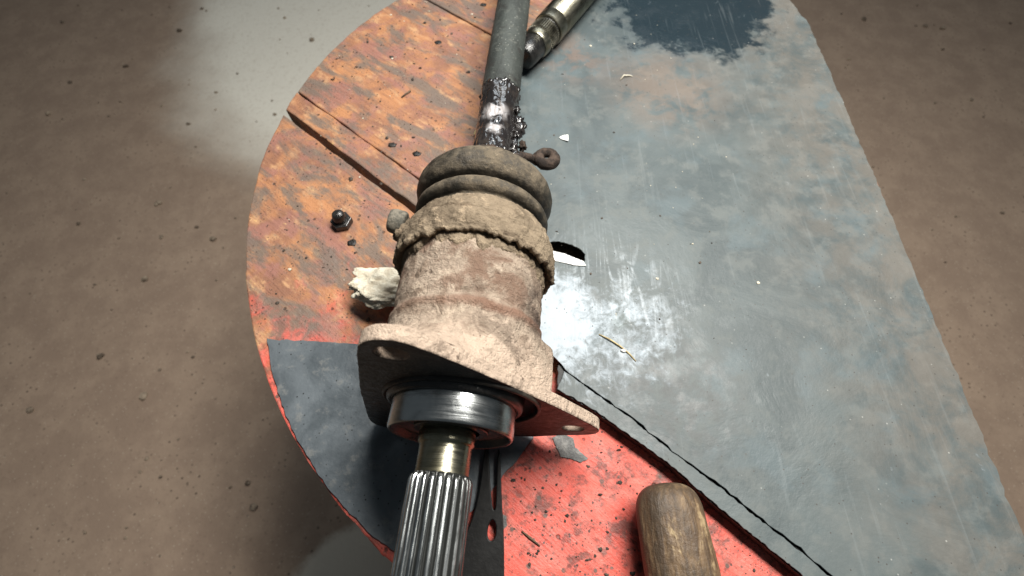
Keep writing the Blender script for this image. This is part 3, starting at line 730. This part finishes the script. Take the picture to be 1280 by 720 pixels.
# white paint flake, and a white strip at the hole
def flake(pts, z, mat, name, label, cat, tilt=0.0, th=0.5, group=None):
    bm = plate(ragged(pts, 0.8, 0.35, 0.6, 6), [], z, z + th, 0.06)
    for v in bm.verts: v.co.z += tilt * (v.co.x - pts[0][0])
    return tag(link(name, bm, mat, None, False), label, cat, group)
flake([(42.5, 307), (47, 309), (51, 309), (50.5, 301.5), (47.5, 303), (45, 304)], 13.4, WHITE, 'white_sliver', 'small white paint flake next to the curled rubber tail', 'paint flake', 0.12)
flake([(28, 187.5), (40, 184.5), (49, 180), (55, 177), (57, 173), (48, 173.5), (40, 176), (28, 179)], 13.3, WHITE, 'white_sliver', 'long white strip painting the lit near edge of the oval hole in the steel sheet', 'paint flake', 0.02)  # white strip paints the light caught by the hole's near edge
flake([(27, 48), (33, 51), (41, 48), (42, 42), (50, 35), (45, 32.5), (38, 35), (32, 36)], 0.4, GREYFLAKE, 'scrap_flake', 'thin grey metal scrap on red boards beside the flange ear', 'scrap', 0.0, 0.6)
flake([(-10, 0), (-7, 2.5), (-3.5, 1.5), (-3, -4), (-6, -7), (-9, -4)], 0.4, GREYFLAKE, 'scrap_flake', 'small olive scrap on red boards right of the splined end', 'scrap', 0.0, 0.5)
# straw and splinters
def sprig(path, rad, mat, name, label, cat): return tag(link(name, tube(path, rad, 8), mat), label, cat)
sprig([(62, 117, 13.8), (69, 113, 14.6), (76, 108, 14.2), (82, 102.5, 13.8), (86, 97, 13.7)], [.35, .5, .55, .5, .3], STRAW, 'straw', 'bent dry straw lying on the scuffed steel sheet', 'straw')
tag(link('pale_crumb', lump((78, 104.6, 14.1), (1.7, 1.2, .9), 0.4, 2, 1, 2), WHITE), 'white crumb lying against the bent straw', 'crumb')
sprig([(6, -7, .9), (11, -10.5, 1.2), (17, -15, .9)], [.4, .75, .35], TWIG, 'splinter', 'dark wood splinter on the red boards near the spline', 'splinter')
sprig([(-110, 374, .8), (-106, 379, 1.0), (-102, 383, 1.1)], [.7, .8, 1.0], TWIG, 'splinter', 'short black splinter on the bare planks left of the tube', 'splinter')
bm = plate(chaikin([(-37, 323), (-33, 329), (-27, 330), (-28, 324), (-32, 317)], 2), [], 2, 3, 0.2)
for v in bm.verts: v.co.z += 0.12 * (v.co.x + 37) ** 1.5 * 0.5
tag(link('bark_scrap', bm, STRAW, None, False), 'curled brown bark scrap at the neck of the rubber boot', 'scrap')
sprig([(106, 383, 13.7), (110, 388, 14.9), (116, 389, 14.1), (119, 388, 13.7)], [.4, .8, .7, .4], PALECRUMB, 'straw', 'curled pale shaving on the sheet below its brown dirt', 'shaving')

# loose crumbs nobody could count
def floor_grit():
    bm = bmesh.new()
    for k in range(420):
        x, y = random.uniform(-1500, 1700), random.uniform(-250, 1900); q = random.choice((2, 3, 3, 4, 4, 6, 9))
        lump((x, y, -620 + q * .3), (q, q * random.uniform(.6, 1.1), q * .55), 0.5, 1.8, k * 1.7, 1, bm)
    o = link('floor_grit', bm, m_plain('floor_stones', (0.10, 0.075, 0.055), (0.34, 0.27, 0.20), 0.9, 30), None, False); o['kind'] = 'stuff'
floor_grit()
def crumbs(name, n, area, mat, z, sizes):
    bm = bmesh.new()
    for k in range(n):
        x, y = area()
        if x is None: continue
        s = random.uniform(*sizes) * (1 if random.random() < .85 else 2.0); lump((x, y, z + s * .25), (s, s * random.uniform(.4, 1.2), s * .45), 0.6, 2.0, k * 1.3, 1, bm)
    o = link(name, bm, mat, None, False); o['kind'] = 'stuff'; return o
def on_wood():
    while True:
        x, y = random.uniform(-190, 0), random.uniform(130, 560)
        if math.hypot(x - TC[0], y - TC[1]) < TR - 6: return x, y
def on_red():
    return random.uniform(-2, 150), random.uniform(-60, 45)
def on_sheet():
    x, y = random.uniform(20, 200), random.uniform(100, 540); return x, y
crumbs('wood_crumbs', 230, on_wood, CRUMB, 0.1, (.35, 1.1))
crumbs('wood_dust', 70, on_wood, PALECRUMB, 0.1, (.3, .8))
crumbs('paint_crumbs', 190, lambda: (lambda p: p if p[0] * 50 + p[1] * 62 < 6400 else (None, None))(on_red()), CRUMB, 0.1, (.3, .95))
crumbs('sheet_crumbs', 70, on_sheet, CRUMB, 13.2, (.25, .6))
crumbs('sheet_dust', 40, on_sheet, PALECRUMB, 13.2, (.3, .75))
